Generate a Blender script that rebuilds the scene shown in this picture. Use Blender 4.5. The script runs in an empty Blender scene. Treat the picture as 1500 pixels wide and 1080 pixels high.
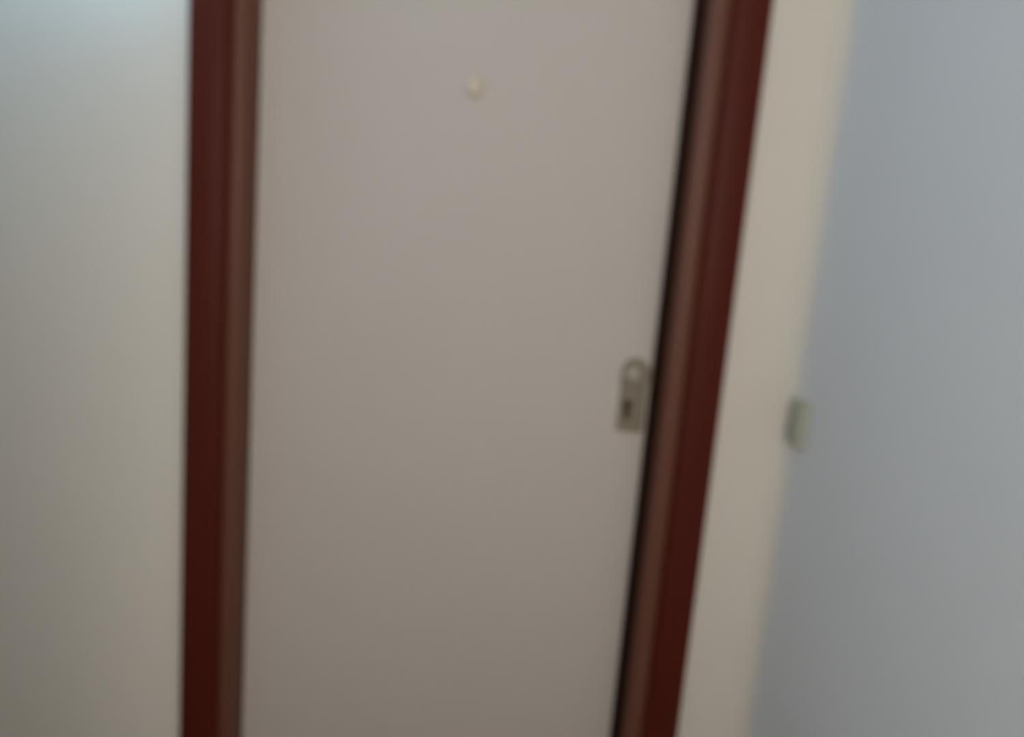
import bpy, bmesh, math
from mathutils import Vector, Matrix

S = bpy.context.scene
COL = S.collection
S.view_settings.view_transform = 'Standard'
S.view_settings.look = 'None'
S.view_settings.gamma = 1.0
S.view_settings.use_curve_mapping = False
S.view_settings.exposure = 0.0

# ------------------------------------------------------------------ camera
# world: X to the right along the door wall, Y into the door wall (face at Y = 0), Z up, floor at 0
cam_d = bpy.data.cameras.new('camera')
cam = bpy.data.objects.new('camera', cam_d)
COL.objects.link(cam)
r = Vector((0.99583, -0.03824, 0.08287))
u = Vector((-0.07527, 0.16932, 0.98268))
f = Vector((0.05161, 0.98482, -0.16574))
M = Matrix.Identity(4)
for i in range(3):
    M[i][0], M[i][1], M[i][2] = r[i], u[i], -f[i]
M.translation = (0.0, -1.40, 1.24)
cam.matrix_world = M
cam_d.sensor_fit = 'HORIZONTAL'
cam_d.sensor_width = 36.0
cam_d.lens = 1130.0 / 1500.0 * 36.0
cam_d.clip_start = 0.02
cam_d.dof.use_dof = True                      # the photo is out of focus: focus lies far beyond the door
cam_d.dof.focus_distance = 20.0
cam_d.dof.aperture_fstop = 1.12
S.camera = cam

# ------------------------------------------------------------------ world and daylight
W = bpy.data.worlds.new('world')
S.world = W
W.use_nodes = True
W.node_tree.nodes['Background'].inputs[0].default_value = (0.62, 0.80, 1.0, 1)
W.node_tree.nodes['Background'].inputs[1].default_value = 0.5

ROOM_L, ROOM_R, ROOM_F, ROOM_H = -1.00, 0.602, -2.5, 2.5     # left wall, right wall, rear wall, ceiling
WIN1 = (-0.40, 0.30, 1.08, 2.05)               # rear wall window: x0, x1, z0, z1
BLOCK_L, BLOCK_Y = -0.45, -1.30                  # wall step out of view, added to shade the left of the door wall

def area(name, loc, rot, sx, sy, power, col):
    l = bpy.data.lights.new(name, 'AREA')
    l.shape = 'RECTANGLE'; l.size = sx; l.size_y = sy; l.energy = power; l.color = col
    o = bpy.data.objects.new(name, l); COL.objects.link(o)
    o.location = loc; o.rotation_euler = rot
    return o
area('daylight_rear', ((WIN1[0]+WIN1[1])/2, ROOM_F-0.13, (WIN1[2]+WIN1[3])/2), (math.radians(90), 0, 0),
     WIN1[1]-WIN1[0], WIN1[3]-WIN1[2], 25.0, (1.0, 0.945, 0.895))

# ------------------------------------------------------------------ materials
def lin(c):
    return tuple(((v/255)/12.92 if v/255 <= 0.04045 else ((v/255+0.055)/1.055)**2.4) for v in c)

def mat(name, rgb, rough=0.6, spec=0.5, var=0.04, vscale=6.0, stretch=(1, 1, 1), bump=0.0, bscale=200.0, metal=0.0, coat=0.0):
    m = bpy.data.materials.new(name); m.use_nodes = True
    nt = m.node_tree; b = nt.nodes['Principled BSDF']
    b.inputs['Roughness'].default_value = rough
    b.inputs['Metallic'].default_value = metal
    b.inputs['Specular IOR Level'].default_value = spec
    b.inputs['Coat Weight'].default_value = coat
    b.inputs['Coat Roughness'].default_value = 0.25
    tc = nt.nodes.new('ShaderNodeTexCoord')
    mp = nt.nodes.new('ShaderNodeMapping'); mp.inputs['Scale'].default_value = stretch
    nt.links.new(tc.outputs['Object'], mp.inputs['Vector'])
    n = nt.nodes.new('ShaderNodeTexNoise'); n.inputs['Scale'].default_value = vscale; n.inputs['Detail'].default_value = 4
    nt.links.new(mp.outputs['Vector'], n.inputs['Vector'])
    mx = nt.nodes.new('ShaderNodeMix'); mx.data_type = 'RGBA'
    c = lin(rgb)
    mx.inputs[6].default_value = tuple(v*(1-var) for v in c) + (1,)
    mx.inputs[7].default_value = tuple(min(1, v*(1+var)) for v in c) + (1,)
    nt.links.new(n.outputs['Fac'], mx.inputs[0])
    nt.links.new(mx.outputs[2], b.inputs['Base Color'])
    if bump:
        n2 = nt.nodes.new('ShaderNodeTexNoise'); n2.inputs['Scale'].default_value = bscale
        nt.links.new(mp.outputs['Vector'], n2.inputs['Vector'])
        bp = nt.nodes.new('ShaderNodeBump'); bp.inputs['Strength'].default_value = bump; bp.inputs['Distance'].default_value = 0.001
        nt.links.new(n2.outputs['Fac'], bp.inputs['Height'])
        nt.links.new(bp.outputs['Normal'], b.inputs['Normal'])
    return m

M_WALL = mat('cream_wall_paint', (226, 217, 203), 0.8, 0.2, 0.02, 3, bump=0.15)
M_RIGHT = mat('blue_grey_wall_paint', (230, 229, 226), 0.7, 0.3, 0.02, 3, bump=0.15)
M_CEIL = mat('white_ceiling_paint', (235, 234, 230), 0.9, 0.1, 0.01)
M_FLOOR = mat('brown_floor', (70, 54, 42), 0.5, 0.4, 0.12, 8)
M_DOOR = mat('greyish_white_door_paint', (204, 193, 183), 0.6, 0.2, 0.015, 4, bump=0.05)
M_CASE = mat('mahogany_stained_wood', (84, 31, 19), 0.45, 0.12, 0.12, 9, (14, 14, 0.6), bump=0.1, bscale=40)
M_JAMB = mat('lit_brown_wood', (110, 70, 54), 0.4, 0.22, 0.10, 9, (14, 14, 0.6), bump=0.1, bscale=40)  # lighter than the casings: light caught by the profile is in the colour
M_BRASS = mat('cream_brass', (236, 211, 186), 0.4, 0.5, 0.03, 20)
M_RING = mat('pale_beige_rim', (205, 194, 174), 0.45, 0.4, 0.03, 20)
M_PLATE = mat('aged_bronze_plate', (144, 132, 112), 0.5, 0.4, 0.08, 60, metal=0.3)
M_KNOB = mat('dull_nickel', (162, 154, 136), 0.5, 0.35, 0.05, 60, metal=0.2)
M_DARK = mat('dark_brass_recess', (72, 58, 42), 0.6, 0.3, 0.05, 60)
M_GAP_SHADE = mat('dark_brown_gap_shade', (44, 22, 14), 0.8, 0.1, 0.05, 40)  # shade of the door gap put into a dark brown colour
M_SWITCH = mat('olive_grey_plastic', (178, 178, 158), 0.5, 0.4, 0.02, 20)
M_SWITCH2 = mat('grey_plastic', (170, 170, 152), 0.5, 0.4, 0.02, 20)
M_WIN = mat('white_window_lacquer', (232, 232, 228), 0.4, 0.4, 0.02)

# ------------------------------------------------------------------ helpers
def add_box(bm, x0, x1, y0, y1, z0, z1):
    vs = [bm.verts.new((x, y, z)) for x in (x0, x1) for y in (y0, y1) for z in (z0, z1)]
    for q in ((0, 1, 3, 2), (4, 6, 7, 5), (0, 4, 5, 1), (2, 3, 7, 6), (0, 2, 6, 4), (1, 5, 7, 3)):
        bm.faces.new([vs[i] for i in q])

def prism(bm, prof, axis, a0, a1):
    """extrude a closed 2D outline along an axis ('x', 'y' or 'z')"""
    def P(p, a):
        return {'z': (p[0], p[1], a), 'y': (p[0], a, p[1]), 'x': (a, p[0], p[1])}[axis]
    lo = [bm.verts.new(P(p, a0)) for p in prof]
    hi = [bm.verts.new(P(p, a1)) for p in prof]
    n = len(prof)
    for i in range(n):
        bm.faces.new((lo[i], lo[(i+1) % n], hi[(i+1) % n], hi[i]))
    bm.faces.new(lo[::-1]); bm.faces.new(hi)

def lathe(bm, prof, c, seg=32):
    """turn (radius, depth) about the Y axis through c; depth goes towards -Y"""
    rings = []
    for rad, d in prof:
        if rad < 1e-6:
            rings.append([bm.verts.new((c[0], c[1]-d, c[2]))])
        else:
            rings.append([bm.verts.new((c[0]+rad*math.cos(2*math.pi*k/seg), c[1]-d, c[2]+rad*math.sin(2*math.pi*k/seg))) for k in range(seg)])
    for a, b in zip(rings, rings[1:]):
        for k in range(seg):
            k2 = (k+1) % seg
            if len(a) == 1 and len(b) == 1: continue
            if len(a) == 1: bm.faces.new((a[0], b[k], b[k2]))
            elif len(b) == 1: bm.faces.new((a[k], a[k2], b[0]))
            else: bm.faces.new((a[k], a[k2], b[k2], b[k]))

def obj(name, bm, m, parent=None, bevel=0.0, smooth=False, seg=3):
    bmesh.ops.recalc_face_normals(bm, faces=bm.faces)
    if bevel:
        bmesh.ops.bevel(bm, geom=list(bm.edges), offset=bevel, segments=seg, affect='EDGES', clamp_overlap=True)
    me = bpy.data.meshes.new(name); bm.to_mesh(me); bm.free()
    me.materials.append(m)
    if smooth or bevel:
        me.shade_smooth()
        me.set_sharp_from_angle(angle=math.radians(40))
    o = bpy.data.objects.new(name, me); COL.objects.link(o)
    if parent is not None:
        o.parent = parent
        o.matrix_parent_inverse = Matrix.Translation(parent.location).inverted()
    return o

def box(name, dims, m, parent=None, bevel=0.0):
    bm = bmesh.new(); add_box(bm, *dims)
    return obj(name, bm, m, parent, bevel)

def empty(name, loc):
    o = bpy.data.objects.new(name, None); COL.objects.link(o)
    o.location = loc; o.empty_display_size = 0.1
    return o

def structure(o, label, cat):
    o['kind'] = 'structure'; o['label'] = label; o['category'] = cat
    return o

def holed_wall(name, axis, a0, a1, t0, t1, z1, hole, m):
    """wall slab running along axis from a0 to a1, thickness t0..t1, with one rectangular opening"""
    h0, h1, hz0, hz1 = hole
    bm = bmesh.new()
    def bx(p0, p1, q0, q1):
        if q1-q0 < 1e-6 or p1-p0 < 1e-6: return
        if axis == 'x': add_box(bm, p0, p1, t0, t1, q0, q1)
        else: add_box(bm, t0, t1, p0, p1, q0, q1)
    bx(a0, h0, 0, z1); bx(h1, a1, 0, z1); bx(h0, h1, 0, hz0); bx(h0, h1, hz1, z1)
    return obj(name, bm, m)

# ------------------------------------------------------------------ the setting
T = 0.12
OP = (-0.445, 0.395, 0.0, 2.055)               # rough opening of the door
wall_back = structure(holed_wall('wall_back', 'x', ROOM_L-T, ROOM_R+T, 0.0, T+0.02, ROOM_H, OP, M_WALL),
          'cream painted wall around the mahogany framed door', 'wall')

# right wall: the inner corner with the door wall is a soft plastered cove
R = 0.050
arc = [(ROOM_R-R+R*math.cos(math.radians(90*k/12)), -R+R*math.sin(math.radians(90*k/12))) for k in range(13)]
SPLIT = 2                                       # the blue grey paint runs this far round the cove, cream beyond
prof = [(ROOM_R+T, 0.0), (ROOM_R+T, ROOM_F), (ROOM_R, ROOM_F)] + arc[:SPLIT+1] + [(ROOM_R+0.001, 0.0)]
bm = bmesh.new(); prism(bm, prof, 'z', 0, ROOM_H)
structure(obj('wall_right', bm, M_RIGHT, smooth=True), 'smooth blue grey wall meeting the door wall in a soft corner', 'wall')
prof = arc[SPLIT:] + [(ROOM_R+0.001, 0.0)]
bm = bmesh.new(); prism(bm, prof, 'z', 0, ROOM_H)
obj('corner_cove', bm, M_WALL, wall_back, smooth=True)
bm = bmesh.new()
prism(bm, [(ROOM_L, 0), (ROOM_L, BLOCK_Y), (BLOCK_L, BLOCK_Y), (BLOCK_L, ROOM_F), (BLOCK_L-T, ROOM_F), (BLOCK_L-T, BLOCK_Y-T), (ROOM_L-T, BLOCK_Y-T), (ROOM_L-T, 0)], 'z', 0, ROOM_H)
structure(obj('wall_left', bm, M_RIGHT), 'blue grey side wall with an added step that shades the door wall', 'wall')
structure(holed_wall('wall_front', 'x', ROOM_L-T, ROOM_R+T, ROOM_F-T, ROOM_F, ROOM_H, WIN1, M_WALL),
          'cream wall with a window facing the door', 'wall')
structure(box('floor', (ROOM_L-T, ROOM_R+T, ROOM_F-T, T+0.02, -0.1, 0), M_FLOOR), 'plain brown floor of the hallway', 'floor')
structure(box('ceiling', (ROOM_L-T, ROOM_R+T, ROOM_F-T, T+0.02, ROOM_H, ROOM_H+0.1), M_CEIL), 'plain white ceiling of the hallway', 'ceiling')

def window(name, axis, t, hole, label):
    h0, h1, z0, z1 = hole
    w = 0.05
    e = empty(name, ((h0+h1)/2, t, z0) if axis == 'x' else (t, (h0+h1)/2, z0))
    structure(e, label, 'window')
    def bar(n, p0, p1, q0, q1):
        d = (p0, p1, t-0.03, t+0.03, q0, q1) if axis == 'x' else (t-0.03, t+0.03, p0, p1, q0, q1)
        box(n, d, M_WIN, e, 0.004)
    bar('stile', h0, h0+w, z0, z1); bar('stile', h1-w, h1, z0, z1)
    bar('rail', h0+w, h1-w, z0, z0+w); bar('rail', h0+w, h1-w, z1-w, z1)
    bar('mullion', (h0+h1)/2-0.02, (h0+h1)/2+0.02, z0+w, z1-w)
window('window_1', 'x', ROOM_F-0.06, WIN1, 'white framed window facing the door')

# ------------------------------------------------------------------ door frame: casings on the wall, jambs lining the opening
frame = structure(empty('trim_1', (-0.025, 0, 0)), 'mahogany brown wooden frame around the pale door', 'door frame')
CL0, CL1, CR1, CR0 = -0.515, -0.444, 0.395, 0.466      # casing edges, left outer/inner, right inner/outer
CZ = 2.12

def casing_profile(x_out, x_in):
    """flat board, rounded outer arris, small ogee step down to the jamb side"""
    s = 1 if x_in > x_out else -1
    w = abs(x_in-x_out)
    pts = [(0, 0), (0, -0.013), (0.0015, -0.0165), (0.005, -0.018), (w-0.014, -0.018), (w-0.010, -0.0165),
           (w-0.006, -0.013), (w-0.002, -0.011), (w, -0.008), (w, 0)]
    return [(x_out+s*p, q) for p, q in pts]
for xo, xi in ((CL0, CL1), (CR0, CR1)):
    bm = bmesh.new(); prism(bm, casing_profile(xo, xi), 'z', 0, CZ-0.068)
    obj('casing', bm, M_CASE, frame, smooth=True)
box('head_casing', (CL0, CR0, -0.018, 0, CZ-0.0675, CZ), M_CASE, frame, 0.003)

JL, JR, JH = -0.419, 0.362, 2.02                        # clear opening inside the jambs
REC = 0.060                                             # door face lies this far behind the wall face

def jamb_profile(x_out, x_in, stop):
    s = 1 if x_in > x_out else -1
    return [(x_out, 0.139), (x_out, -0.006), (x_out+s*0.004, -0.009), (x_in-s*0.012, -0.009), (x_in-s*0.005, -0.006), (x_in, 0.002),
            (x_in, REC+0.044), (x_in+s*stop, REC+0.044), (x_in+s*stop, 0.139)]
bm = bmesh.new(); prism(bm, jamb_profile(CL1+0.0005, JL, 0.018), 'z', 0, JH)
obj('jamb', bm, M_JAMB, frame, smooth=True)
bm = bmesh.new(); prism(bm, jamb_profile(CR1-0.0005, JR, 0.026), 'z', 0, JH)
obj('jamb', bm, M_JAMB, frame, smooth=True)
box('head_jamb', (CL1+0.0005, CR1-0.0005, -0.009, 0.139, JH+0.0005, CZ-0.068), M_JAMB, frame, 0.003)

# ------------------------------------------------------------------ the door
door = structure(empty('door_1', (-0.033, REC+0.02, 0.006)), 'plain greyish white flush door with peephole and bronze lock', 'door')
box('leaf', (-0.416, 0.347, REC, REC+0.04, 0.006, JH-0.006), M_DOOR, door, 0.002)

box('gap_shade', (0.3472, 0.3619, 0.022, REC+0.043, 0.006, JH-0.006), M_GAP_SHADE, frame, 0.001)['label'] = 'dark strip for the shade in the gap on the lock side'  # added strip that darkens the gap in place of its shade
PX, PZ = -0.034, 1.503
bm = bmesh.new()
lathe(bm, [(0.0115, 0.0), (0.0190, 0.0), (0.0190, 0.0015), (0.0175, 0.0035), (0.0135, 0.0045), (0.0115, 0.0035), (0.0115, 0.0)], (PX, REC, PZ))
ring = obj('peephole', bm, M_RING, door, smooth=True)
bm = bmesh.new()
lathe(bm, [(0.0113, 0.0), (0.0113, 0.0055), (0.0100, 0.0075), (0.0060, 0.0095), (0.0, 0.0102)], (PX, REC, PZ))
o = obj('lens_cap', bm, M_BRASS, ring, smooth=True); o['label'] = 'shiny cream brass centre of the peephole'

# lock: tall back plate with rounded top, round knob above a key cylinder, latch case reaching to the frame
LX0, LX1, LZ0, LZ1 = 0.289, 0.341, 0.887, 1.034
cx = (LX0+LX1)/2; hw = (LX1-LX0)/2
prof = [(LX0+0.002, LZ0), (LX1-0.002, LZ0), (LX1, LZ0+0.002)]
for k in range(17):
    a = math.pi*k/16
    prof.append((cx+hw*math.cos(a), LZ1-hw+hw*math.sin(a)))
prof.append((LX0, LZ0+0.002))
bm = bmesh.new(); prism(bm, prof, 'y', REC-0.0045, REC)
plate = obj('lock_plate', bm, M_PLATE, door, 0.0012); plate['label'] = 'aged bronze lock plate near the door edge'
KZ = 1.002
bm = bmesh.new()
lathe(bm, [(0.010, 0.004), (0.0095, 0.012), (0.012, 0.016), (0.0175, 0.019), (0.0190, 0.0235), (0.0175, 0.028), (0.0120, 0.031), (0.0, 0.032)], (cx-0.0065, REC, KZ))
obj('knob', bm, M_KNOB, plate, smooth=True)['label'] = 'small round dull nickel door knob'
bm = bmesh.new()
kz = 0.936; kx = cx-0.009
prof = []
for k in range(25):                                    # profile cylinder: round head on a narrower stem
    a = math.radians(-55+290*k/24)
    prof.append((kx+0.0095*math.cos(a), kz+0.006+0.0105*math.sin(a)))
prof += [(kx-0.0065, kz-0.022), (kx+0.0065, kz-0.022)]
prism(bm, prof, 'y', REC-0.009, REC-0.0045)
cyl = obj('key_cylinder', bm, M_DARK, plate); cyl['label'] = 'dark keyhole cylinder below the knob'
box('latch_case', (LX1-0.004, 0.349, REC-0.003, REC+0.001, 0.986, 1.016), M_PLATE, door, 0.0008)

# ------------------------------------------------------------------ light switch on the right wall
sw = empty('light_switch', (ROOM_R, -0.060, 0.955))
sw['label'] = 'small grey light switch on the blue grey wall beside the corner'; sw['category'] = 'light switch'
SX = ROOM_R-0.017
prof = [(ROOM_R+0.0005, 0.913), (SX+0.004, 0.913), (SX, 0.917), (SX, 0.993), (SX+0.004, 0.997), (ROOM_R+0.0005, 0.997)]
bm = bmesh.new(); prism(bm, prof, 'y', -0.093, -0.036)
obj('switch_box', bm, M_SWITCH, sw, 0.002)
prof = [(SX+0.0005, 0.932), (SX-0.004, 0.934), (SX-0.002, 0.955), (SX-0.001, 0.977), (SX+0.0005, 0.978)]
bm = bmesh.new(); prism(bm, prof, 'y', -0.079, -0.043)
obj('rocker', bm, M_SWITCH2, sw, 0.0004)

# ------------------------------------------------------------------ cool white lamp high on the wall left of the door, above the frame
LAMP = (-0.66, 0.0, 1.84)
M_OPAL = bpy.data.materials.new('lit_opal_glass'); M_OPAL.use_nodes = True
b = M_OPAL.node_tree.nodes['Principled BSDF']
b.inputs['Base Color'].default_value = (0.9, 0.9, 0.9, 1)
b.inputs['Emission Color'].default_value = (0.26, 0.62, 1.0, 1)
b.inputs['Emission Strength'].default_value = 37.0
lamp = empty('wall_lamp', LAMP)
lamp['label'] = 'round cool white wall lamp left above the door frame'; lamp['category'] = 'wall lamp'
bm = bmesh.new()
lathe(bm, [(0.0, 0.0), (0.098, 0.0), (0.098, 0.018), (0.092, 0.024), (0.085, 0.024), (0.0, 0.024)], LAMP)
obj('lamp_base', bm, M_WIN, lamp, smooth=True)
bm = bmesh.new()
lathe(bm, [(0.086, 0.022), (0.086, 0.040), (0.080, 0.060), (0.064, 0.078), (0.040, 0.089), (0.0, 0.094)], LAMP)
obj('diffuser', bm, M_OPAL, lamp, smooth=True)
